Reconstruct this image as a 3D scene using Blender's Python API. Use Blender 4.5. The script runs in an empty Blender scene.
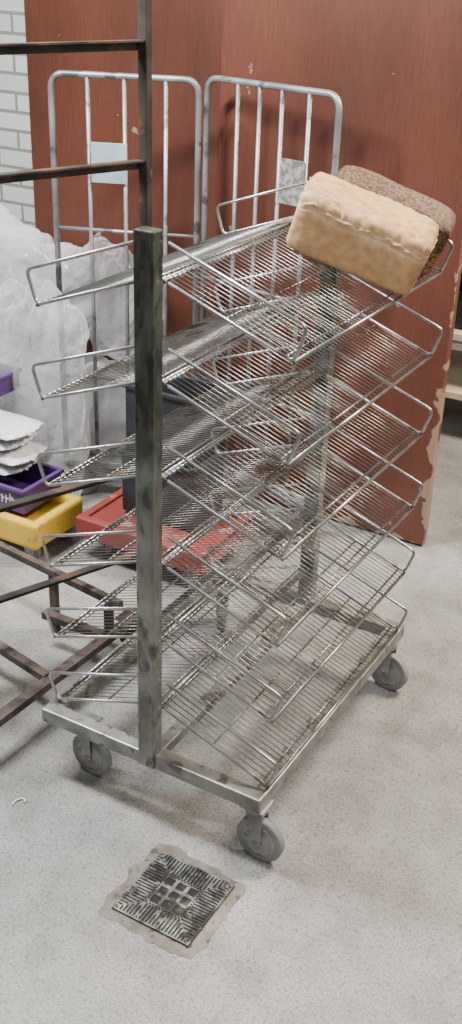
import bpy, bmesh, math, random
from mathutils import Vector, Matrix, noise
random.seed(4)
scene = bpy.context.scene
COL = scene.collection
V = Vector
WORLD = {}

# ------------------------------------------------------------------ helpers
def sweep(bm, pts, r, n=6, closed=False):
    pts = [V(p) for p in pts]
    m = len(pts)
    rings = []
    prev = None
    for i, p in enumerate(pts):
        if closed:
            t = (pts[(i+1) % m] - pts[i-1]).normalized()
        else:
            t = (pts[min(i+1, m-1)] - pts[max(i-1, 0)]).normalized()
        if prev is None:
            a = V((0, 0, 1)) if abs(t.z) < .9 else V((1, 0, 0))
            nrm = (a - t*a.dot(t)).normalized()
        else:
            nrm = (prev - t*prev.dot(t)).normalized()
        prev = nrm
        b = t.cross(nrm)
        rings.append([bm.verts.new(p + nrm*math.cos(2*math.pi*k/n)*r + b*math.sin(2*math.pi*k/n)*r) for k in range(n)])
    cnt = m if closed else m-1
    for i in range(cnt):
        A, B = rings[i], rings[(i+1) % m]
        for k in range(n):
            f = bm.faces.new((A[k], A[(k+1) % n], B[(k+1) % n], B[k]))
            f.smooth = True
    if not closed:
        bm.faces.new(list(reversed(rings[0])))
        bm.faces.new(rings[-1])

def fillet(pts, r, closed=False, seg=4):
    pts = [V(p) for p in pts]
    m = len(pts)
    out = []
    for i in range(m):
        if not closed and i in (0, m-1):
            out.append(pts[i]); continue
        p, a, b = pts[i], pts[i-1], pts[(i+1) % m]
        da, db = (a-p), (b-p)
        rr = min(r, da.length*.45, db.length*.45)
        s, e = p+da.normalized()*rr, p+db.normalized()*rr
        for k in range(seg+1):
            t = k/seg
            out.append(s*(1-t)**2 + p*2*t*(1-t) + e*t*t)
    return out

def box(bm, lo, hi, M=None, bev=0.0, seg=2):
    lo, hi = V(lo), V(hi)
    c = (lo+hi)/2; s = hi-lo
    T = Matrix.Translation(c) @ Matrix.Diagonal((s.x, s.y, s.z, 1))
    if M is not None: T = M @ T
    r = bmesh.ops.create_cube(bm, size=1, matrix=T)
    if bev > 0:
        es = list({e for v in r['verts'] for e in v.link_edges})
        bmesh.ops.bevel(bm, geom=es, offset=bev, segments=seg, affect='EDGES', profile=.5)

def beam(bm, a, b, w, h, bev=0.0):
    a, b = V(a), V(b)
    d = (b-a); L = d.length; t = d.normalized()
    up = V((0, 0, 1)) if abs(t.z) < .95 else V((0, 1, 0))
    s = t.cross(up).normalized(); u = s.cross(t).normalized()
    M = Matrix((( s.x, t.x, u.x, a.x), (s.y, t.y, u.y, a.y), (s.z, t.z, u.z, a.z), (0, 0, 0, 1)))
    box(bm, (-w/2, 0, -h/2), (w/2, L, h/2), M, bev)

def lathe(bm, prof, M, n=28):
    rings = []
    for (r, z) in prof:
        rings.append([bm.verts.new(M @ V((r*math.cos(2*math.pi*k/n), r*math.sin(2*math.pi*k/n), z))) for k in range(n)])
    for i in range(len(prof)-1):
        for k in range(n):
            f = bm.faces.new((rings[i][k], rings[i][(k+1) % n], rings[i+1][(k+1) % n], rings[i+1][k]))
            f.smooth = True
    bm.faces.new(list(reversed(rings[0]))); bm.faces.new(rings[-1])

def finish(bm, name, mats, parent=None, origin=None, label=None, category=None, **kw):
    bmesh.ops.recalc_face_normals(bm, faces=bm.faces)
    me = bpy.data.meshes.new(name)
    if origin is None:
        cs = [v.co for v in bm.verts]
        lo = V((min(c.x for c in cs), min(c.y for c in cs), min(c.z for c in cs)))
        hi = V((max(c.x for c in cs), max(c.y for c in cs), max(c.z for c in cs)))
        origin = V(((lo.x+hi.x)/2, (lo.y+hi.y)/2, lo.z))
    origin = V(origin)
    bmesh.ops.translate(bm, verts=bm.verts, vec=-origin)
    bm.to_mesh(me); bm.free()
    o = bpy.data.objects.new(name, me)
    COL.objects.link(o)
    if not isinstance(mats, (list, tuple)): mats = [mats]
    for m in mats: me.materials.append(m)
    WORLD[o.name] = origin
    if parent:
        o.parent = parent
        o.location = origin - WORLD[parent.name]
    else:
        o.location = origin
    if label: o["label"] = label
    if category: o["category"] = category
    for k, v in kw.items(): o[k] = v
    return o

def empty(name, loc, label, category, **kw):
    o = bpy.data.objects.new(name, None)
    o.empty_display_size = .1
    COL.objects.link(o)
    o.location = V(loc); WORLD[o.name] = V(loc)
    o["label"] = label; o["category"] = category
    for k, v in kw.items(): o[k] = v
    return o

# ------------------------------------------------------------------ cloth-simulated film (real wrinkles), made before anything else
def sim_pillow(ax, ay, seed, frames=26, press=6.0, N=64, shrink=0.0, amp=1.0):
    bm = bmesh.new()
    nx, ny = int(N*ax), int(N*ay)
    grid = {}
    for s in (0, 1):
        for i in range(nx+1):
            for j in range(ny+1):
                edge = i in (0, nx) or j in (0, ny)
                if edge and s == 1:
                    grid[(s, i, j)] = grid[(0, i, j)]; continue
                x = ax*(i/nx*2-1); y = ay*(j/ny*2-1)
                z = 0 if edge else (.03 if s else -.03)
                z += (noise.noise(V((x*1.6, y*1.6, seed)))*.12 + noise.noise(V((x*5, y*5, seed+s*3)))*.05 + noise.noise(V((x*11, y*11, seed+s*7)))*.03)*amp
                grid[(s, i, j)] = bm.verts.new((x, y, z))
    for s in (0, 1):
        for i in range(nx):
            for j in range(ny):
                q = (grid[(s, i, j)], grid[(s, i+1, j)], grid[(s, i+1, j+1)], grid[(s, i, j+1)])
                if len(set(q)) == 4:
                    try: bm.faces.new(q if s else tuple(reversed(q)))
                    except ValueError: pass
    me = bpy.data.meshes.new('film'); bm.to_mesh(me); bm.free()
    o = bpy.data.objects.new('film', me); COL.objects.link(o)
    md = o.modifiers.new('Cloth', 'CLOTH'); st = md.settings
    st.quality = 6; st.mass = .2
    st.tension_stiffness = 25; st.compression_stiffness = 25; st.shear_stiffness = 12; st.bending_stiffness = .01
    st.shrink_min = shrink
    st.use_pressure = True; st.uniform_pressure_force = press
    st.effector_weights.gravity = .0
    st.air_damping = 3
    md.collision_settings.use_collision = False
    md.point_cache.frame_start = 1; md.point_cache.frame_end = frames
    for f in range(1, frames+1): scene.frame_set(f)
    dg_ = bpy.context.evaluated_depsgraph_get()
    m2 = bpy.data.meshes.new_from_object(o.evaluated_get(dg_))
    co = [v.co.copy() for v in m2.vertices]
    fs = [tuple(p.vertices) for p in m2.polygons]
    bpy.data.objects.remove(o); bpy.data.meshes.remove(me); bpy.data.meshes.remove(m2)
    lo = V((min(c.x for c in co), min(c.y for c in co), min(c.z for c in co)))
    hi = V((max(c.x for c in co), max(c.y for c in co), max(c.z for c in co)))
    c = (lo+hi)/2; h = (hi-lo)/2
    co = [V(((p.x-c.x)/h.x, (p.y-c.y)/h.y, (p.z-c.z)/h.z)) for p in co]
    return co, fs
try:
    PIL = [sim_pillow(1.0, .8, 3.1), sim_pillow(1.0, 1.1, 8.7, 26, 6, 60, 0), sim_pillow(1.1, .9, 5.2, 26, 6, 60, -.03, 1.2)]
    scene.frame_set(1)
except Exception as ex:
    print('CLOTH FAIL', ex); PIL = []

# ------------------------------------------------------------------ materials
def mat(name, c1, c2=None, rough=.5, metal=0, scale=8, bump=0, bscale=None, c3=None, s3=30, t3=.6, stretch=None, detail=6, spec=None, trans=0, coord='Object', lo=.35, hi=.65, alpha=None, w3=.06):
    m = bpy.data.materials.new(name); m.use_nodes = True
    nt = m.node_tree; N = nt.nodes; L = nt.links
    bs = N['Principled BSDF']
    bs.inputs['Roughness'].default_value = rough
    bs.inputs['Metallic'].default_value = metal
    if alpha is not None: bs.inputs['Alpha'].default_value = alpha
    if spec is not None: bs.inputs['Specular IOR Level'].default_value = spec
    if trans: bs.inputs['Transmission Weight'].default_value = trans
    tc = N.new('ShaderNodeTexCoord')
    mp = N.new('ShaderNodeMapping')
    if stretch: mp.inputs['Scale'].default_value = stretch
    L.new(tc.outputs[coord], mp.inputs['Vector'])
    nz = N.new('ShaderNodeTexNoise'); nz.inputs['Scale'].default_value = scale; nz.inputs['Detail'].default_value = detail
    L.new(mp.outputs[0], nz.inputs['Vector'])
    rp = N.new('ShaderNodeValToRGB')
    rp.color_ramp.elements[0].position = lo; rp.color_ramp.elements[1].position = hi
    rp.color_ramp.elements[0].color = (*c1, 1); rp.color_ramp.elements[1].color = (*(c2 or c1), 1)
    L.new(nz.outputs['Fac'], rp.inputs[0])
    out = rp.outputs[0]
    if c3:
        n3 = N.new('ShaderNodeTexNoise'); n3.inputs['Scale'].default_value = s3; n3.inputs['Detail'].default_value = 8
        L.new(mp.outputs[0], n3.inputs['Vector'])
        r3 = N.new('ShaderNodeValToRGB')
        r3.color_ramp.elements[0].position = t3; r3.color_ramp.elements[1].position = min(t3+w3, 1)
        r3.color_ramp.elements[0].color = (0, 0, 0, 1); r3.color_ramp.elements[1].color = (1, 1, 1, 1)
        L.new(n3.outputs['Fac'], r3.inputs[0])
        mx = N.new('ShaderNodeMix'); mx.data_type = 'RGBA'
        L.new(r3.outputs[0], mx.inputs['Factor']); L.new(out, mx.inputs[6]); mx.inputs[7].default_value = (*c3, 1)
        out = mx.outputs[2]
    L.new(out, bs.inputs['Base Color'])
    if bump:
        b = N.new('ShaderNodeBump'); b.inputs['Strength'].default_value = bump; b.inputs['Distance'].default_value = .01
        nb = N.new('ShaderNodeTexNoise'); nb.inputs['Scale'].default_value = bscale or scale*3; nb.inputs['Detail'].default_value = 6
        L.new(mp.outputs[0], nb.inputs['Vector']); L.new(nb.outputs['Fac'], b.inputs['Height']); L.new(b.outputs[0], bs.inputs['Normal'])
    return m

M_WIRE = mat('wire_steel', (.17, .165, .155), (.36, .355, .34), rough=.30, metal=.85, scale=9, c3=(.11, .09, .07), s3=9, t3=.58)
M_GUARD = mat('guard_steel', (.30, .30, .29), (.50, .50, .49), rough=.30, metal=.85, scale=20, c3=(.17, .15, .13), s3=16, t3=.60)
M_BASE = mat('base_steel', (.16, .162, .15), (.32, .322, .30), rough=.42, metal=.55, scale=16, c3=(.12, .11, .095), s3=24, t3=.55)
M_CAGE = mat('cage_zinc', (.19, .20, .21), (.36, .375, .385), rough=.45, metal=.6, scale=10, c3=(.13, .13, .13), s3=18, t3=.58)
M_DARK = mat('blackened_steel', (.024, .02, .019), (.065, .057, .052), rough=.45, metal=.5, scale=12, c3=(.12, .07, .045), s3=14, t3=.58)
M_RUST = mat('rusty_iron', (.045, .035, .03), (.11, .085, .07), rough=.65, metal=.3, scale=18, c3=(.04, .03, .025), s3=25, t3=.55, bump=.2)
M_RUBBER = mat('grey_rubber', (.15, .155, .16), (.25, .255, .26), rough=.6, scale=16)
M_HUB = mat('caster_zinc', (.20, .20, .20), (.36, .36, .35), rough=.45, metal=.5, scale=20, c3=(.13, .12, .10), s3=30, t3=.6)
M_YEL = mat('yellow_plastic', (.50, .31, .02), (.64, .42, .05), rough=.45, scale=6, c3=(.34, .25, .10), s3=20, t3=.62)
M_RED = mat('red_plastic', (.18, .026, .021), (.25, .045, .035), rough=.6, scale=8, c3=(.34, .27, .25), s3=17, t3=.60)
M_PURP = mat('purple_plastic', (.05, .02, .11), (.085, .037, .16), rough=.5, scale=8)
M_BLK = mat('blueblack_plastic', (.010, .012, .018), (.022, .026, .036), rough=.5, scale=10)
M_WHT = mat('white_paint', (.6, .6, .6), (.75, .75, .75), rough=.5, scale=10)
M_PLATE = mat('bluish_plate', (.30, .40, .45), (.45, .57, .63), rough=.35, scale=10, metal=.2)
M_TAG = mat('scratched_plate', (.16, .155, .15), (.38, .37, .35), rough=.45, scale=60, metal=.2, lo=.42, hi=.58)
M_CREAM = mat('cream_board', (.46, .40, .31), (.58, .52, .42), rough=.6, scale=6)
M_WALLFAR = mat('dim_plaster', (.13, .11, .09), (.18, .16, .13), rough=.9, scale=3)
M_GRATE = mat('cast_iron_worn', (.038, .037, .035), (.24, .24, .23), rough=.5, metal=.5, scale=34, lo=.40, hi=.64, c3=(.022, .021, .019), s3=16, t3=.53)
M_PIT_SHADE = mat('pit_shade_grime', (.006, .006, .006), (.055, .048, .04), rough=.9, scale=45, lo=.5, hi=.68)  # shade of the drain's depth put into the colour, plus dirt specks
M_PATCH = mat('patched_mortar', (.115, .10, .082), (.21, .195, .17), rough=.9, scale=14, bump=.4, bscale=160, c3=(.075, .065, .055), s3=40, t3=.56)
M_PACK = mat('white_wrap', (.44, .44, .47), (.60, .60, .63), rough=.22, scale=5)

def film_mat(name, c1, c2, a_face, a_edge, rough=.18, bump=.16):
    m = mat(name, c1, c2, rough=rough, scale=4)
    nt = m.node_tree; N = nt.nodes; L = nt.links; bs = N['Principled BSDF']
    tc = N.new('ShaderNodeTexCoord')
    def ridge(scale, dist):
        nz = N.new('ShaderNodeTexNoise'); nz.inputs['Scale'].default_value = scale; nz.inputs['Detail'].default_value = 2; nz.inputs['Distortion'].default_value = dist
        L.new(tc.outputs['Object'], nz.inputs['Vector'])
        a = N.new('ShaderNodeMath'); a.operation = 'SUBTRACT'; L.new(nz.outputs['Fac'], a.inputs[0]); a.inputs[1].default_value = .5
        b = N.new('ShaderNodeMath'); b.operation = 'ABSOLUTE'; L.new(a.outputs[0], b.inputs[0]); return b.outputs[0]
    b1 = N.new('ShaderNodeBump'); b1.inputs['Strength'].default_value = bump*1.6; b1.inputs['Distance'].default_value = .08; L.new(ridge(6, .8), b1.inputs['Height'])
    b2 = N.new('ShaderNodeBump'); b2.inputs['Strength'].default_value = bump; b2.inputs['Distance'].default_value = .025; L.new(ridge(18, .6), b2.inputs['Height'])
    L.new(b1.outputs[0], b2.inputs['Normal'])
    L.new(b2.outputs[0], bs.inputs['Normal'])
    lw = N.new('ShaderNodeLayerWeight'); lw.inputs[0].default_value = .45; L.new(b2.outputs[0], lw.inputs['Normal'])
    mr = N.new('ShaderNodeMapRange'); mr.inputs[3].default_value = a_face; mr.inputs[4].default_value = a_edge
    L.new(lw.outputs['Facing'], mr.inputs[0]); L.new(mr.outputs[0], bs.inputs['Alpha'])
    return m
M_BAG = film_mat('white_film', (.64, .64, .67), (.82, .82, .85), .34, .96)
M_BAG2 = film_mat('clear_film', (.64, .65, .68), (.82, .83, .86), .15, .85, .10)

def post_mat():
    m = mat('post_steel', (.12, .128, .113), (.29, .30, .28), rough=.38, metal=.6, scale=12, stretch=(1.6, 1.6, .7), c3=(.085, .088, .078), s3=26, t3=.51, w3=.14, bump=.2, bscale=60)
    nt = m.node_tree; N = nt.nodes; L = nt.links; bs = N['Principled BSDF']
    old = bs.inputs['Base Color'].links[0].from_socket
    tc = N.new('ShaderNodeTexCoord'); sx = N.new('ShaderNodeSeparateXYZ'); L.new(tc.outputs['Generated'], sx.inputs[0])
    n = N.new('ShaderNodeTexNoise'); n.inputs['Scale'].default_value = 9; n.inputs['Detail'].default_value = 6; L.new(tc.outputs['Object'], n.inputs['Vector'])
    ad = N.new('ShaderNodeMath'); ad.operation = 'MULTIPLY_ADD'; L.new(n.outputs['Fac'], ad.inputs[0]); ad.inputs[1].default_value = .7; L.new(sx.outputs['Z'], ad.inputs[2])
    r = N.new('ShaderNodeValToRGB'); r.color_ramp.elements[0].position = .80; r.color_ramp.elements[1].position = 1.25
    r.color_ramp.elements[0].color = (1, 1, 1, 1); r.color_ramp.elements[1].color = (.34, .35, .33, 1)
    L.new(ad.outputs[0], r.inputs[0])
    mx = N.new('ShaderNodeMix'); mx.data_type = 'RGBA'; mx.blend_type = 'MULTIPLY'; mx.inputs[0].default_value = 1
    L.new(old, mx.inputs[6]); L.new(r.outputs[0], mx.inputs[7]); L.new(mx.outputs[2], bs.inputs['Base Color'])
    return m
M_POST = post_mat()

def floor_mat():
    m = bpy.data.materials.new('speckled_concrete'); m.use_nodes = True
    nt = m.node_tree; N = nt.nodes; L = nt.links; bs = N['Principled BSDF']
    tc = N.new('ShaderNodeTexCoord')
    def nz(s, d=6):
        n = N.new('ShaderNodeTexNoise'); n.inputs['Scale'].default_value = s; n.inputs['Detail'].default_value = d
        L.new(tc.outputs['Object'], n.inputs['Vector']); return n.outputs['Fac']
    def ramp(x, a, b, ca, cb):
        r = N.new('ShaderNodeValToRGB'); r.color_ramp.elements[0].position = a; r.color_ramp.elements[1].position = b
        r.color_ramp.elements[0].color = (*ca, 1); r.color_ramp.elements[1].color = (*cb, 1); L.new(x, r.inputs[0]); return r.outputs[0]
    def mix(f, a, b, mode='MIX'):
        x = N.new('ShaderNodeMix'); x.data_type = 'RGBA'; x.blend_type = mode
        x.inputs[0].default_value = f
        L.new(a, x.inputs[6]); L.new(b, x.inputs[7]); return x.outputs[2]
    base = ramp(nz(2.2, 8), .3, .7, (.205, .203, .196), (.30, .297, .288))
    spk = ramp(nz(230, 3), .36, .64, (.68, .68, .68), (1.27, 1.27, 1.27))
    spk2 = ramp(nz(95, 4), .36, .45, (.68, .67, .66), (1, 1, 1))
    mott = ramp(nz(14, 6), .3, .7, (.83, .83, .825), (1.1, 1.1, 1.1))
    stain = ramp(nz(4.0, 9), .48, .70, (1, 1, 1), (.70, .69, .67))
    c = mix(1.0, base, spk, 'MULTIPLY'); c = mix(1.0, c, spk2, 'MULTIPLY'); c = mix(1.0, c, stain, 'MULTIPLY'); c = mix(1.0, c, mott, 'MULTIPLY')
    L.new(c, bs.inputs['Base Color'])
    bs.inputs['Roughness'].default_value = .5
    b = N.new('ShaderNodeBump'); b.inputs['Strength'].default_value = .12; b.inputs['Distance'].default_value = .004
    L.new(nz(160, 4), b.inputs['Height']); L.new(b.outputs[0], bs.inputs['Normal'])
    return m

def door_mat(wear):
    m = mat('redbrown_board', (.062, .0195, .0115), (.130, .0415, .0235), rough=.42, scale=1.8, stretch=(1.3, 1, .6), detail=9, bump=.03, bscale=30, lo=.3, hi=.7)
    nt = m.node_tree; N = nt.nodes; L = nt.links; bs = N['Principled BSDF']
    old = bs.inputs['Base Color'].links[0].from_socket
    tc = N.new('ShaderNodeTexCoord')
    mp = N.new('ShaderNodeMapping'); mp.inputs['Scale'].default_value = (55, 1, 4); L.new(tc.outputs['Object'], mp.inputs[0])
    n = N.new('ShaderNodeTexNoise'); n.inputs['Scale'].default_value = 3; n.inputs['Detail'].default_value = 5; L.new(mp.outputs[0], n.inputs['Vector'])
    r = N.new('ShaderNodeValToRGB'); r.color_ramp.elements[0].position = .35; r.color_ramp.elements[1].position = .65
    r.color_ramp.elements[0].color = (.87, .86, .86, 1); r.color_ramp.elements[1].color = (1.09, 1.09, 1.09, 1); L.new(n.outputs['Fac'], r.inputs[0])
    mx = N.new('ShaderNodeMix'); mx.data_type = 'RGBA'; mx.blend_type = 'MULTIPLY'; mx.inputs[0].default_value = 1
    L.new(old, mx.inputs[6]); L.new(r.outputs[0], mx.inputs[7])
    out = mx.outputs[2]
    def math_(op, a, b):
        q = N.new('ShaderNodeMath'); q.operation = op
        for i, x in enumerate((a, b)):
            if isinstance(x, (int, float)): q.inputs[i].default_value = x
            else: L.new(x, q.inputs[i])
        return q.outputs[0]
    nn = N.new('ShaderNodeTexNoise'); nn.inputs['Scale'].default_value = 11; nn.inputs['Detail'].default_value = 9; L.new(tc.outputs['Object'], nn.inputs['Vector'])
    sc = math_('GREATER_THAN', nn.outputs['Fac'], .70)
    fac = sc
    if wear:
        sx = N.new('ShaderNodeSeparateXYZ'); L.new(tc.outputs['Object'], sx.inputs[0])
        lowb = math_('MULTIPLY', math_('SUBTRACT', 1.2, sx.outputs['Z']), .016)
        thick = math_('ADD', math_('MULTIPLY', math_('SUBTRACT', nn.outputs['Fac'], .53), .17), lowb)
        edge = math_('GREATER_THAN', math_('ADD', sx.outputs['X'], thick), 0.413)
        edge = math_('MULTIPLY', edge, math_('LESS_THAN', math_('ADD', sx.outputs['Z'], math_('MULTIPLY', nn.outputs['Fac'], .4)), 1.15))
        low = math_('LESS_THAN', sx.outputs['Z'], math_('MULTIPLY', math_('SUBTRACT', nn.outputs['Fac'], .50), .14))
        fac = math_('MAXIMUM', edge, math_('MAXIMUM', low, sc))
    m2 = N.new('ShaderNodeMix'); m2.data_type = 'RGBA'; L.new(fac, m2.inputs[0]); L.new(out, m2.inputs[6]); m2.inputs[7].default_value = (.25, .17, .115, 1)
    L.new(m2.outputs[2], bs.inputs['Base Color'])
    return m

def brick_mat():
    m = bpy.data.materials.new('white_painted_brick'); m.use_nodes = True
    nt = m.node_tree; N = nt.nodes; L = nt.links; bs = N['Principled BSDF']
    tc = N.new('ShaderNodeTexCoord'); mp = N.new('ShaderNodeMapping'); mp.inputs['Rotation'].default_value = (math.radians(90), 0, 0)
    L.new(tc.outputs['Object'], mp.inputs[0])
    b = N.new('ShaderNodeTexBrick'); L.new(mp.outputs[0], b.inputs['Vector'])
    b.inputs['Scale'].default_value = 1; b.inputs['Brick Width'].default_value = .19; b.inputs['Row Height'].default_value = .064
    b.inputs['Mortar Size'].default_value = .006; b.inputs['Color1'].default_value = (.50, .53, .51, 1); b.inputs['Color2'].default_value = (.42, .45, .44, 1)
    b.inputs['Mortar'].default_value = (.19, .2, .19, 1)
    L.new(b.outputs['Color'], bs.inputs['Base Color'])
    bp = N.new('ShaderNodeBump'); bp.invert = True; bp.inputs['Strength'].default_value = .5; bp.inputs['Distance'].default_value = .01
    L.new(b.outputs['Fac'], bp.inputs['Height']); L.new(bp.outputs[0], bs.inputs['Normal'])
    bs.inputs['Roughness'].default_value = .6
    return m

# ------------------------------------------------------------------ setting
def slab(name, lo, hi, m, bev=0, origin=None, label=None):
    bm = bmesh.new(); box(bm, lo, hi, None, bev)
    return finish(bm, name, m, origin=origin, kind="structure", label=label or name, category=name.split('_')[0])

slab('floor', (-4.5, -1, -.05), (2.5, 5.5, 0), floor_mat(), label='speckled grey concrete floor with worn stains', origin=(0, 0, 0))
slab('wall_back', (-4.5, 3.15, 0), (-2.61, 3.27, 2.9), brick_mat(), label='white painted brick wall with grey mortar joints')
slab('door_1', (-2.61, 3.11, 0.01), (-1.842, 3.16, 2.9), door_mat(False), bev=.002, label='reddish brown board door leaf', origin=(-2.61, 3.15, 0.01))
slab('door_2', (-1.838, 3.10, 0.01), (-1.010, 3.14, 2.9), door_mat(True), bev=.002, label='reddish brown board door leaf with chipped tan edge', origin=(-1.421, 3.12, 0.01))
slab('wall_far', (-4.5, 5.2, 0), (2.5, 5.3, 2.9), M_WALLFAR, label='dim plastered wall of the next room')

# ------------------------------------------------------------------ caster
def caster(parent, x, y, ztop, R, yaw, width=.022, mw=None, mh=None, name='caster', off=.35):
    mw = mw or M_RUBBER; mh = mh or M_HUB
    bm = bmesh.new()
    d = V((math.cos(yaw), math.sin(yaw), 0)); s = V((-d.y, d.x, 0))
    wc = V((x, y, R)) + d*R*off
    ax = Matrix(((d.x, 0, s.x, 0), (d.y, 0, s.y, 0), (0, 1, 0, 0), (0, 0, 0, 1)))
    box(bm, (x-.028, y-.028, ztop-.005), (x+.028, y+.028, ztop), None, .001)
    lathe(bm, [(.020, ztop-.018), (.024, ztop-.015), (.024, ztop-.005)], Matrix.Translation((x, y, 0)), 16)
    for sg in (-1, 1):
        o = s*sg*(width/2+.004)
        top = V((x, y, ztop-.018))+o
        vs = []
        for th in (-.0013, .0013):
            q = s*th
            vs.append([bm.verts.new(p+q) for p in (top-d*.018, top+d*.022, wc+o+d*.009-V((0, 0, .008)), wc+o-d*.009-V((0, 0, .008)))])
        bm.faces.new(vs[0]); bm.faces.new(list(reversed(vs[1])))
        for k in range(4): bm.faces.new((vs[0][k], vs[0][(k+1) % 4], vs[1][(k+1) % 4], vs[1][k]))
    Mx = Matrix.Translation(V((x, y, ztop-.020))) @ Matrix(((d.x, s.x, 0, 0), (d.y, s.y, 0, 0), (0, 0, 1, 0), (0, 0, 0, 1)))
    box(bm, (-.020, -width/2-.005, -.002), (.024, width/2+.005, .002), Mx, .001)
    sweep(bm, [wc-s*(width/2+.008), wc+s*(width/2+.008)], .0045, 8)
    c = finish(bm, name, mh, parent)
    T = Matrix.Translation(wc) @ ax
    h = width/2
    bm = bmesh.new()
    lathe(bm, [(R*.70, -h*.9), (R*.95, -h), (R, -h*.7), (R, h*.7), (R*.95, h), (R*.70, h*.9)], T, 32)
    wh = finish(bm, 'wheel', mw, c)
    if R > .05:
        bm = bmesh.new()
        lathe(bm, [(R*.20, -h*1.15), (R*.24, -h*1.0), (R*.58, -h*.96), (R*.69, -h*1.06), (R*.71, -h*.92), (R*.71, h*.92), (R*.69, h*1.06), (R*.58, h*.96), (R*.24, h*1.0), (R*.20, h*1.15)], T, 32)
        finish(bm, 'rim', M_HUB, wh)
    return c

# ------------------------------------------------------------------ bread rack
X0, X1, Y0, Y1 = -1.370, -.788, 1.565, 2.361
XC = -1.073
rack = empty('bread_rack', (XC, 1.96, 0), 'galvanised wire bread trolley with six double-sloped shelves on four casters', 'bakery rack')
bm = bmesh.new()
zt, zb = .185, .150
beam(bm, (X0+.02, Y0, zt-.0175), (X0+.02, Y1, zt-.0175), .04, .035, .003)
beam(bm, (X1-.02, Y0, zt-.0175), (X1-.02, Y1, zt-.0175), .04, .035, .003)
beam(bm, (X0+.001, Y0+.0185, zt-.0170), (X1-.001, Y0+.0185, zt-.0170), .036, .036, .003)
beam(bm, (X0+.001, Y1-.0185, zt-.0170), (X1-.001, Y1-.0185, zt-.0170), .036, .036, .003)
beam(bm, (XC, Y0+.02, zt-.024), (XC, Y1-.02, zt-.024), .03, .025, .002)
finish(bm, 'base_frame', M_BASE, rack)
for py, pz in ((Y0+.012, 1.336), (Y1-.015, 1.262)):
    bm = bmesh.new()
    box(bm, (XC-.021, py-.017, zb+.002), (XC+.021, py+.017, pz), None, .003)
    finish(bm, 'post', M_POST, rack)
ZC = [1.145, .950, .753, .557, .371, .196]
HW = .281; RISE = .10; LIP = .064
YS, YE = Y0+.042, Y1-.045
for zc in ZC:
    bm = bmesh.new()
    zr = zc+RISE
    n = 46
    for sgn in (-1, 1):
        for i in range(n+1):
            y = YS + (YE-YS)*i/n + random.uniform(-.0004, .0004)
            sweep(bm, [(XC+sgn*.004, y, zr), (XC+sgn*HW, y, zc)], .0011, 6)
        for s, r in ((.04, .003), (.50, .0024), (.94, .0024), (1.0, .0038)):
            x = XC+sgn*HW*s; z = zr-RISE*s-.0035
            sweep(bm, [(x, YS, z), (x, YE, z)], r, 6)
    sweep(bm, [(XC, YS-.02, zr-.012), (XC, YE+.02, zr-.012)], .006, 8)
    sh = finish(bm, 'shelf', M_WIRE, rack)
    for y in (YS, YE):
        for sgn in (-1, 1):
            bm = bmesh.new()
            a = V((XC+sgn*.024, y, zr+LIP))
            b = V((XC+sgn*(HW+.022), y, zc+LIP))
            c = V((XC+sgn*HW, y, zc-.002))
            d = V((XC+sgn*.024, y, zr-.008))
            sweep(bm, fillet([a, b, c, d], .014), .0036, 8)
            finish(bm, 'end_guard', M_GUARD, sh)
for (cx, cy, yaw) in ((X1-.022, Y0+.03, -.02), (X0+.085, Y0+.06, -.1), (X1-.03, Y1-.04, -.1), (X0+.05, Y1-.05, 2.0)):
    caster(rack, cx, cy, zb, .056, yaw, off=.25)

# ------------------------------------------------------------------ bread
def loaf(name, base, yaw, L, W, H, m, label, seed, dome=.25, K=12.0, torn=1.0):
    bm = bmesh.new()
    bmesh.ops.create_cube(bm, size=2)
    bmesh.ops.subdivide_edges(bm, edges=bm.edges[:], cuts=63, use_grid_fill=True)
    for v in bm.verts:
        p = v.co.copy()
        k = K
        nrm = (abs(p.x)**k+abs(p.y)**k+abs(p.z)**k)**(1/k)
        q = p/nrm
        top = max(0, q.z)
        flare = 1+.05*(q.z+1)/2
        x = q.x*L/2*(.96+.04*(q.z+1)/2)
        y = q.y*W/2*flare
        z = q.z*H/2
        if q.z > 0:
            z += dome*H/2*top*(1-(q.y*.95)**2)*(1-(q.x)**6*.6)
            z -= .13*H*top*max(0, q.y*-1)*(.5+noise.noise(V((x*9, seed, 2))))
        nn = noise.noise(V((x*11, y*11, z*11+seed)))*.003 + noise.noise(V((x*70, y*70, z*70+seed)))*.0009
        nn2 = 0
        cen = .66+.20*noise.noise(V((x*14, seed, 0)))+.10*noise.noise(V((x*50, seed, 4)))
        sh = math.exp(-((q.z-cen)/.055)**2)
        if abs(q.y) > .75 or abs(q.x) > .9:
            nn2 = torn*(sh*(.002+.012*max(-.3, noise.noise(V((x*60, y*60, z*60+seed))))) - .0015*math.exp(-((q.z-cen+.16)/.05)**2))
        if q.z > .75:
            cr = abs(noise.noise(V((x*9+seed, y*18, 3))))
            nn2 -= torn*(.004*math.exp(-(cr/.03)**2))
            nn2 += torn*.002*noise.noise(V((x*70, y*70, 8)))
        n = V((q.x/L, q.y/W, q.z/H)).normalized()
        v.co = V((x, y, z))+n*(nn+nn2)
    for f in bm.faces: f.smooth = True
    me = bpy.data.meshes.new(name); bm.to_mesh(me); bm.free()
    me.materials.append(m)
    o = bpy.data.objects.new(name, me); COL.objects.link(o)
    slope = math.atan(RISE/HW)
    nrm = V((math.sin(slope), 0, math.cos(slope)))
    R = Matrix.Rotation(slope, 4, 'Y') @ Matrix.Rotation(yaw, 4, 'Z')
    o.matrix_world = Matrix.Translation(V(base)+nrm*(H/2+.005)) @ R
    o["label"] = label; o["category"] = "bread"; o["group"] = "loaves on the top shelf"
    return o

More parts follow.
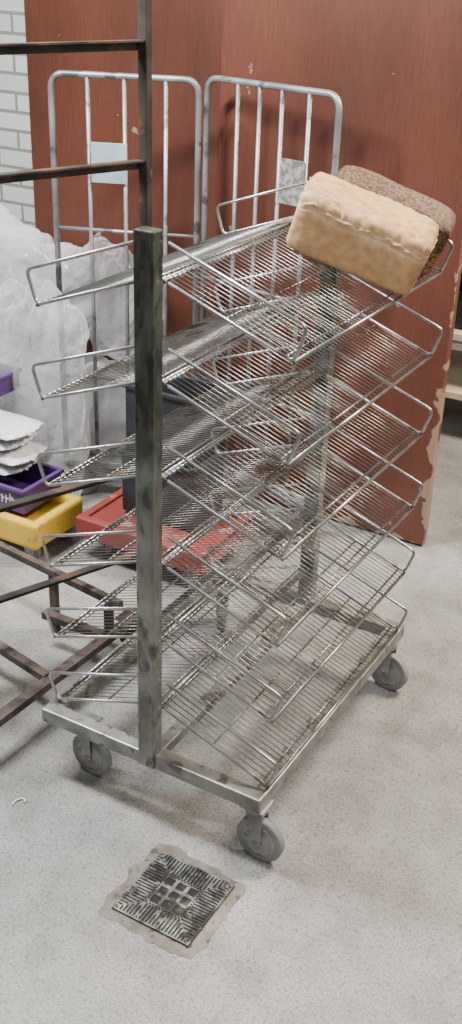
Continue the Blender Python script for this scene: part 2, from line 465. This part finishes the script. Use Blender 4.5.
def bread_mat(name, stops, seeds=False):
    m = bpy.data.materials.new(name); m.use_nodes = True
    nt = m.node_tree; N = nt.nodes; L = nt.links; bs = N['Principled BSDF']
    tc = N.new('ShaderNodeTexCoord'); sx = N.new('ShaderNodeSeparateXYZ'); L.new(tc.outputs['Generated'], sx.inputs[0])
    n = N.new('ShaderNodeTexNoise'); n.inputs['Scale'].default_value = 16; n.inputs['Detail'].default_value = 8; L.new(tc.outputs['Object'], n.inputs['Vector'])
    ad = N.new('ShaderNodeMath'); ad.operation = 'MULTIPLY_ADD'; L.new(n.outputs['Fac'], ad.inputs[0]); ad.inputs[1].default_value = .28; L.new(sx.outputs['Z'], ad.inputs[2])
    r = N.new('ShaderNodeValToRGB'); e = r.color_ramp.elements
    e[0].position = stops[0][0]; e[0].color = (*stops[0][1], 1); e[1].position = 1.0; e[1].color = (*stops[-1][1], 1)
    for pos, c in stops[1:-1]:
        a = r.color_ramp.elements.new(pos); a.color = (*c, 1)
    L.new(ad.outputs[0], r.inputs[0])
    r4 = N.new('ShaderNodeValToRGB'); r4.color_ramp.elements[0].position = .88; r4.color_ramp.elements[1].position = 1.0
    r4.color_ramp.elements[0].color = (1, 1, 1, 1); r4.color_ramp.elements[1].color = (.66, .54, .42, 1); L.new(sx.outputs['X'], r4.inputs[0])
    m4 = N.new('ShaderNodeMix'); m4.data_type = 'RGBA'; m4.blend_type = 'MULTIPLY'; m4.inputs[0].default_value = 1
    L.new(r.outputs[0], m4.inputs[6]); L.new(r4.outputs[0], m4.inputs[7])
    n2 = N.new('ShaderNodeTexNoise'); n2.inputs['Scale'].default_value = 150 if seeds else 50; n2.inputs['Detail'].default_value = 3 if seeds else 6; L.new(tc.outputs['Object'], n2.inputs['Vector'])
    r2 = N.new('ShaderNodeValToRGB'); r2.color_ramp.elements[0].position = .42 if seeds else .38; r2.color_ramp.elements[1].position = .58 if seeds else .62
    a0 = .26 if seeds else .86
    r2.color_ramp.elements[0].color = (a0, a0*.96, a0*.90, 1); r2.color_ramp.elements[1].color = (1.08, 1.08, 1.08, 1)
    L.new(n2.outputs['Fac'], r2.inputs[0])
    mx = N.new('ShaderNodeMix'); mx.data_type = 'RGBA'; mx.blend_type = 'MULTIPLY'; mx.inputs[0].default_value = 1
    L.new(m4.outputs[2], mx.inputs[6]); L.new(r2.outputs[0], mx.inputs[7]); L.new(mx.outputs[2], bs.inputs['Base Color'])
    bs.inputs['Roughness'].default_value = .75
    b = N.new('ShaderNodeBump'); b.inputs['Strength'].default_value = .6 if seeds else .35; b.inputs['Distance'].default_value = .003
    L.new(n2.outputs['Fac'], b.inputs['Height']); L.new(b.outputs[0], bs.inputs['Normal'])
    return m
MB1 = bread_mat('pale_crust', [(.10, (.36, .20, .085)), (.24, (.49, .305, .15)), (.66, (.51, .32, .16)), (.80, (.66, .475, .28)), (.95, (.53, .345, .175)), (1, (.44, .265, .12))])
MB2 = bread_mat('seeded_crust', [(.12, (.30, .155, .055)), (.30, (.34, .175, .06)), (.52, (.30, .155, .052)), (.64, (.155, .078, .03)), (1, (.135, .070, .030))], True)
def surf(x): return ZC[0]+RISE*(1-(x-XC)/HW)
yaw1 = math.radians(17)
ax1 = V((math.cos(yaw1), math.sin(yaw1))); ay1 = V((-math.sin(yaw1), math.cos(yaw1)))
b1 = V((-.918, 2.096)); b2 = b1+ay1*.133+ax1*.036
loaf('bread_loaf', (b1[0], b1[1], surf(b1[0])), yaw1, .286, .150, .124, MB1, 'pale golden tin loaf with a torn floury crust ridge', 3.0, .24, 13, 1.0)
loaf('bread_loaf', (b2[0], b2[1], surf(b2[0])), yaw1, .275, .122, .122, MB2, 'darker tin loaf with a seed-covered top crust', 9.0, .32, 9, .2)

# ------------------------------------------------------------------ roll cages
def base_mesh(bm, lo, hi, ribs=7, t=.03, deck=True, dz=.012, bev=.005):
    lo, hi = V(lo), V(hi)
    e = .004
    if deck: box(bm, (lo.x+e, lo.y+e, lo.z+.01), (hi.x-e, hi.y-e, hi.z-dz), None)
    box(bm, (lo.x, lo.y, lo.z), (hi.x, lo.y+t, hi.z+.004), None, bev, 3)
    box(bm, (lo.x, hi.y-t, lo.z), (hi.x, hi.y, hi.z+.004), None, bev, 3)
    box(bm, (lo.x+.001, lo.y+.002, lo.z+.001), (lo.x+t, hi.y-.002, hi.z+.003), None, bev, 3)
    box(bm, (hi.x-t, lo.y+.002, lo.z+.001), (hi.x-.001, hi.y-.002, hi.z+.003), None, bev, 3)
    for i in range(1, ribs):
        y = lo.y+(hi.y-lo.y)*i/ribs
        box(bm, (lo.x+t-.004, y-.006, hi.z-.02), (hi.x-t+.004, y+.006, hi.z-.002), None, .002)

def cage(p0, p1, zlo, zhi, fr, cross, plate, label, plate_mat, base=None):
    mid = (V((p0[0], p0[1], 0))+V((p1[0], p1[1], 0)))/2
    cg = empty('roll_cage', mid, label, 'roll cage', group='roll cages in front of the doors')
    A = V((p0[0], p0[1], 0)); B = V((p1[0], p1[1], 0)); Z = lambda z: V((0, 0, z))
    bm = bmesh.new()
    sweep(bm, fillet([A+Z(zlo), A+Z(zhi), B+Z(zhi), B+Z(zlo)], .045, seg=6), .0098, 10)
    for f in fr:
        P = A.lerp(B, f)
        sweep(bm, [P+Z(zlo+.05), P+Z(zhi)], .0068, 8)
    for z in cross:
        sweep(bm, [A+Z(z), B+Z(z)], .0058, 8)
    finish(bm, 'back_panel', M_CAGE, cg)
    f0, f1, z0, z1 = plate
    bm = bmesh.new()
    n = V(((B-A).y, -(B-A).x, 0)).normalized()*.012
    beam(bm, A.lerp(B, f0)+n+Z((z0+z1)/2), A.lerp(B, f1)+n+Z((z0+z1)/2), .003, z1-z0, .001)
    finish(bm, 'name_plate', plate_mat, cg)
    if base:
        lo, hi = base
        bm = bmesh.new(); base_mesh(bm, lo, hi, 1, .03, True, .006); finish(bm, 'base_platform', M_RED, cg)
        for cx in (lo[0]+.08, hi[0]-.08):
            for cy in (lo[1]+.07, hi[1]-.07):
                caster(cg, cx, cy, lo[2]+.008, .032, random.uniform(0, 6), width=.02)
    for f in (.12, .88):
        P = A.lerp(B, f)
        caster(cg, P.x, P.y, .13, .045, 1.0)
    bm = bmesh.new(); beam(bm, A+Z(.135), B+Z(.135), .05, .02, .002); finish(bm, 'bottom_rail', M_CAGE, cg)
    return cg
cage((-2.236, 2.770), (-1.813, 2.936), .13, 1.411, (.25, .5, .78), (.95, .45), (.27, .52, 1.10, 1.22),
     'galvanised tubular roll cage with a pale blue plate, beside plastic bags', M_PLATE)
cage((-1.837, 3.022), (-1.350, 2.927), .13, 1.411, (.25, .42, .59, .79), (.80, .45, .15), (.62, .80, 1.09, 1.22),
     'galvanised tubular roll cage with scratched grey plate on a red base', M_TAG, ((-1.93, 2.42, .08), (-1.46, 2.74, .145)))
yd = empty('yellow_dolly', (-2.3, 2.42, 0), 'plain yellow plastic dolly under the purple crate', 'dolly')
bm = bmesh.new(); base_mesh(bm, (-2.62, 2.29, .060), (-1.985, 2.54, .150), 1, .035, True, .03, .014); finish(bm, 'platform', M_YEL, yd)
for cx in (-2.54, -2.05):
    for cy in (2.335, 2.50): caster(yd, cx, cy, .072, .028, .3, width=.02)

# crates
def crate(lo, hi, m, label, name='crate'):
    bm = bmesh.new()
    lo, hi = V(lo), V(hi); t = .006
    box(bm, (lo.x+.001, lo.y+.001, lo.z), (hi.x-.001, hi.y-.001, lo.z+.006))
    box(bm, lo, (hi.x, lo.y+t, hi.z)); box(bm, (lo.x, hi.y-t, lo.z), hi)
    box(bm, (lo.x, lo.y+t, lo.z), (lo.x+t, hi.y-t, hi.z)); box(bm, (hi.x-t, lo.y+t, lo.z), (hi.x, hi.y-t, hi.z))
    z = hi.z-.012
    box(bm, (lo.x-.008, lo.y-.008, z), (hi.x+.008, lo.y+.001, z+.0125), None, .002)
    box(bm, (hi.x-.001, lo.y-.007, z), (hi.x+.008, hi.y+.007, z+.0122), None, .002)
    box(bm, (lo.x-.008, hi.y-.001, z), (hi.x+.008, hi.y+.008, z+.0125), None, .002)
    box(bm, (lo.x-.008, lo.y-.007, z), (lo.x+.001, hi.y+.007, z+.0122), None, .002)
    return finish(bm, name, m, label=label, category='crate')
pc = crate((-2.60, 2.33, .157), (-2.06, 2.52, .240), M_PURP, 'shallow purple plastic crate with white marks on a yellow dolly')
bm = bmesh.new()
x = -2.165
for w_, h_ in ((.012, .036), (.011, .026), (.012, .026), (.004, .036), (.012, .026)):
    box(bm, (x, 2.3285, .180), (x+.0042, 2.3295, .180+h_)); box(bm, (x+.0042, 2.3285, .180+h_*.5), (x+w_, 2.3295, .185+h_*.5)); x += w_+.005
finish(bm, 'printed_marks', M_WHT, pc)
crate((-2.80, 2.50, .416), (-2.335, 2.66, .485), M_PURP, 'purple plastic crate resting on white wrapped packs')
crate((-1.83, 2.54, .150), (-1.56, 2.71, .36), M_BLK, 'blue-black plastic crate standing on the red base')
crate((-1.82, 2.55, .362), (-1.57, 2.70, .58), M_BLK, 'blue-black plastic crate stacked on a matching crate')

# ------------------------------------------------------------------ bags
def bag(c, s, rot, which, m, label, seed, name='plastic_bag', cat='plastic bag', group='plastic bags piled by the cage', jit=.16):
    co, fs = PIL[which]
    R = Matrix.Rotation(rot[2], 3, 'Z') @ Matrix.Rotation(rot[1], 3, 'Y') @ Matrix.Rotation(rot[0], 3, 'X')
    bm = bmesh.new()
    vs = []
    for p in co:
        q = p + V((noise.noise(p*1.2+V((seed, 0, 0))), noise.noise(p*1.2+V((0, seed, 0))), noise.noise(p*1.2+V((0, 0, seed)))))*jit
        t = noise.noise(p*3.1+V((seed, seed, 0)))
        q = q*(1+t*jit*.4)
        rr = math.hypot(q.x, q.y)
        if rr > .9: q = V((q.x*(.9+(rr-.9)*.45)/rr, q.y*(.9+(rr-.9)*.45)/rr, q.z))
        q = R @ q
        vs.append(q)
    lo = V([min(v[i] for v in vs) for i in range(3)]); hi = V([max(v[i] for v in vs) for i in range(3)])
    cc = (lo+hi)/2; h = (hi-lo)/2
    bv = [bm.verts.new((c[0]+(v.x-cc.x)/h.x*s[0], c[1]+(v.y-cc.y)/h.y*s[1], c[2]+(v.z-cc.z)/h.z*s[2])) for v in vs]
    for f in fs:
        try:
            ff = bm.faces.new([bv[i] for i in f]); ff.smooth = True
        except ValueError: pass
    o = finish(bm, name, m, label=label, category=cat, group=group)
    ss = o.modifiers.new('Subdivision', 'SUBSURF'); ss.levels = 1; ss.render_levels = 1
    return o
if PIL:
    r_ = math.radians
    bag((-2.62, 2.95, .23), (.34, .15, .22), (r_(80), 0, 0), 1, M_BAG, 'white plastic bag at the bottom of the pile', 1.0, jit=.3)
    bag((-2.56, 2.95, .69), (.36, .15, .26), (r_(70), .4, 0), 2, M_BAG, 'bulging white plastic bag on top of the pile', 2.3, jit=.3)
    bag((-2.19, 3.00, .66), (.21, .08, .24), (r_(90), .5, 0), 2, M_BAG2, 'crumpled clear plastic bag behind the cage bars', 5.1, jit=.3)
    bag((-2.18, 3.00, .23), (.22, .08, .22), (r_(90), .2, 0), 1, M_BAG, 'white plastic bag slumped behind the cage bars', 7.7, jit=.3)
    bag((-2.34, 2.71, .42), (.26, .09, .40), (r_(88), .15, 0), 2, M_BAG2, 'clear plastic bag hanging beside the purple crate', 11.2, jit=.3)
    for i, (px, pz) in enumerate(((-2.38, .264), (-2.35, .306), (-2.39, .348), (-2.36, .390))):
        bag((px, 2.43, pz), (.27, .09, .022), (0, 0, 0), 0, M_PACK, 'flat white wrapped pack stacked in the purple crate', 20+i, 'wrapped_pack', 'wrapped pack', 'wrapped packs in the purple crate', .02)

# ------------------------------------------------------------------ dark rack
P = V((-1.51, 2.21, 0)); d1 = V((.377, .926, 0)).normalized()
Q = P-d1*.66
dr = empty('oven_rack', (P+Q)/2, 'blackened steel oven rack with rusty base frame beside the bread trolley', 'bakery rack')
for R_ in (P, Q):
    bm = bmesh.new(); box(bm, (R_.x-.012, R_.y-.012, .10), (R_.x+.012, R_.y+.012, 2.1), None, .002)
    finish(bm, 'upright', M_DARK, dr)
for z in (2.08, 1.575, 1.315, .52, .26):
    bm = bmesh.new()
    beam(bm, P+V((0, 0, z)), Q+V((0, 0, z)), .024, .004)
    beam(bm, P+V((-.012, 0, z-.010)), Q+V((-.012, 0, z-.010)), .004, .022)
    finish(bm, 'tray_rail', M_DARK, dr)
bm = bmesh.new()
beam(bm, (-1.46, 2.01, .20), (-2.3, 2.13, .20), .02, .02)
beam(bm, (-1.475, 2.2, .105), (-1.50, 1.50, .105), .03, .02)
beam(bm, (-1.70, 1.98, .105), (-1.47, 1.98, .105), .025, .02)
beam(bm, (-1.50, 2.01, .09), (-1.50, 2.01, .20), .02, .02)
beam(bm, (-1.72, 2.05, .0), (-1.72, 2.05, .20), .02, .02)
beam(bm, (-1.50, 1.75, .105), (-2.0, 1.85, .105), .025, .02)
finish(bm, 'lower_frame', M_RUST, dr)
caster(dr, -1.50, 2.10, .10, .04, .4, mw=M_RUST, mh=M_RUST)
caster(dr, -1.55, 1.50, .10, .04, 3.4, mw=M_RUST, mh=M_RUST)

# ------------------------------------------------------------------ drain
D0 = V((-.985, 1.305)); S = .186; n = 47
dg = empty('floor_drain', (D0.x+S/2, D0.y+S/2, 0), 'grimy square cast iron drain grate set in patched mortar', 'drain')
bm = bmesh.new()
c = V((D0.x+S/2, D0.y+S/2, 0)); ring = []
cv = bm.verts.new((c.x, c.y, .0022))
for k in range(96):
    a = 2*math.pi*k/96
    rr = (S*.5+.025)/max(abs(math.cos(a)), abs(math.sin(a)))**.92
    rr += .014*noise.noise(V((math.cos(a)*3, math.sin(a)*3, 1)))+.006*noise.noise(V((math.cos(a)*11, math.sin(a)*11, 4)))
    ring.append(bm.verts.new((c.x+math.cos(a)*rr, c.y+math.sin(a)*rr, .0010)))
for k in range(96): bm.faces.new((cv, ring[k], ring[(k+1) % 96]))
finish(bm, 'mortar_patch', M_PATCH, dg)
bm = bmesh.new(); box(bm, (D0.x, D0.y, .0023), (D0.x+S, D0.y+S, .0045)); finish(bm, 'pit_shade_sheet', M_PIT_SHADE, dg)  # flat dark sheet on the floor, painted shade behind the grate slots
bm = bmesh.new(); cs = S/n
mid = n//2
def solid(i, j):
    ci, cj = abs(i-mid), abs(j-mid)
    m_ = max(ci, cj)
    if m_ == mid: return True
    if m_ <= 10:
        return ((i-mid+10) % 7 in (0, 6)) or ((j-mid+10) % 7 in (0, 6)) or m_ == 10
    if m_ == 11: return (ci+cj) % 2 == 0
    if abs(ci-cj) < 1: return True
    k = ci if (cj > ci) else cj
    if noise.noise(V((i*.21, j*.21, 5))) > .42: return True
    return k % 2 == 0
for i in range(n):
    for j in range(n):
        if solid(i, j):
            box(bm, (D0.x+i*cs, D0.y+j*cs, .0025), (D0.x+(i+1)*cs, D0.y+(j+1)*cs, .0062))
finish(bm, 'grate', M_GRATE, dg)
# white string scrap
bm = bmesh.new()
pts = []
for k in range(14):
    a = k/13*3.6
    pts.append((-1.352+.013*math.cos(a)+.002*k*.3, 1.45+.015*math.sin(a)-.001*k, .003))
sweep(bm, pts, .0022, 6)
finish(bm, 'string_scrap', M_WHT, label='small curled scrap of white string on the floor', category='string')

# ------------------------------------------------------------------ things beyond the door
sr = empty('storage_shelf', (-.9, 4.3, 0), 'low cream board storage shelf with dark legs beyond the door', 'shelf')
for z in (.18, .42, .70):
    bm = bmesh.new(); box(bm, (-1.5, 4.0, z), (-.3, 4.5, z+.03), None, .004); finish(bm, 'shelf_board', M_CREAM, sr)
for x in (-1.48, -.9, -.32):
    for y in (4.02, 4.48):
        bm = bmesh.new(); box(bm, (x-.015, y-.015, 0), (x+.015, y+.015, .95), None, .002); finish(bm, 'leg', M_DARK, sr)
crate((-1.4, 4.05, .455), (-.95, 4.4, .60), M_BLK, 'black plastic crate on the cream storage shelf')

# ------------------------------------------------------------------ lights, world
def area(name, loc, target, size, sy, power, col=(1, 1, 1)):
    l = bpy.data.lights.new(name, 'AREA'); l.shape = 'RECTANGLE'; l.size = size; l.size_y = sy; l.energy = power; l.color = col
    o = bpy.data.objects.new(name, l); COL.objects.link(o); o.location = loc
    o.rotation_euler = (V(target)-V(loc)).to_track_quat('-Z', 'Y').to_euler(); return o
area('ceiling_or_fill_light', (-2.2, 1.5, 2.8), (-1.0, 1.9, .3), .2, 1.0, 205, (1, .99, .965))
area('ceiling_or_fill_light', (.5, .2, 3.1), (-1.0, 2.0, .7), .5, 1.3, 50, (1, .95, .88))  # added fill above the camera to light the front, no real fixture
area('ceiling_or_fill_light', (0.1, 3.4, 2.7), (-.55, 2.8, 0), .4, 1.2, 215, (1, .87, .70))
w = bpy.data.worlds.new('World'); scene.world = w; w.use_nodes = True
w.node_tree.nodes['Background'].inputs[0].default_value = (.94, .97, 1, 1)
w.node_tree.nodes['Background'].inputs[1].default_value = .23

# ------------------------------------------------------------------ camera
fwd = V((-.435, .772, -.4642)).normalized()
right = V((.8645, .504, .0322)); right = (right-fwd*right.dot(fwd)).normalized()
up = right.cross(fwd)
cam = bpy.data.cameras.new('camera'); co = bpy.data.objects.new('camera', cam); COL.objects.link(co)
co.matrix_world = Matrix(((right.x, up.x, -fwd.x, 0), (right.y, up.y, -fwd.y, 0), (right.z, up.z, -fwd.z, 1.785), (0, 0, 0, 1)))
cam.sensor_fit = 'VERTICAL'; cam.sensor_height = 24; cam.lens = 24*1095/1024
cam.clip_start = .05
scene.camera = co
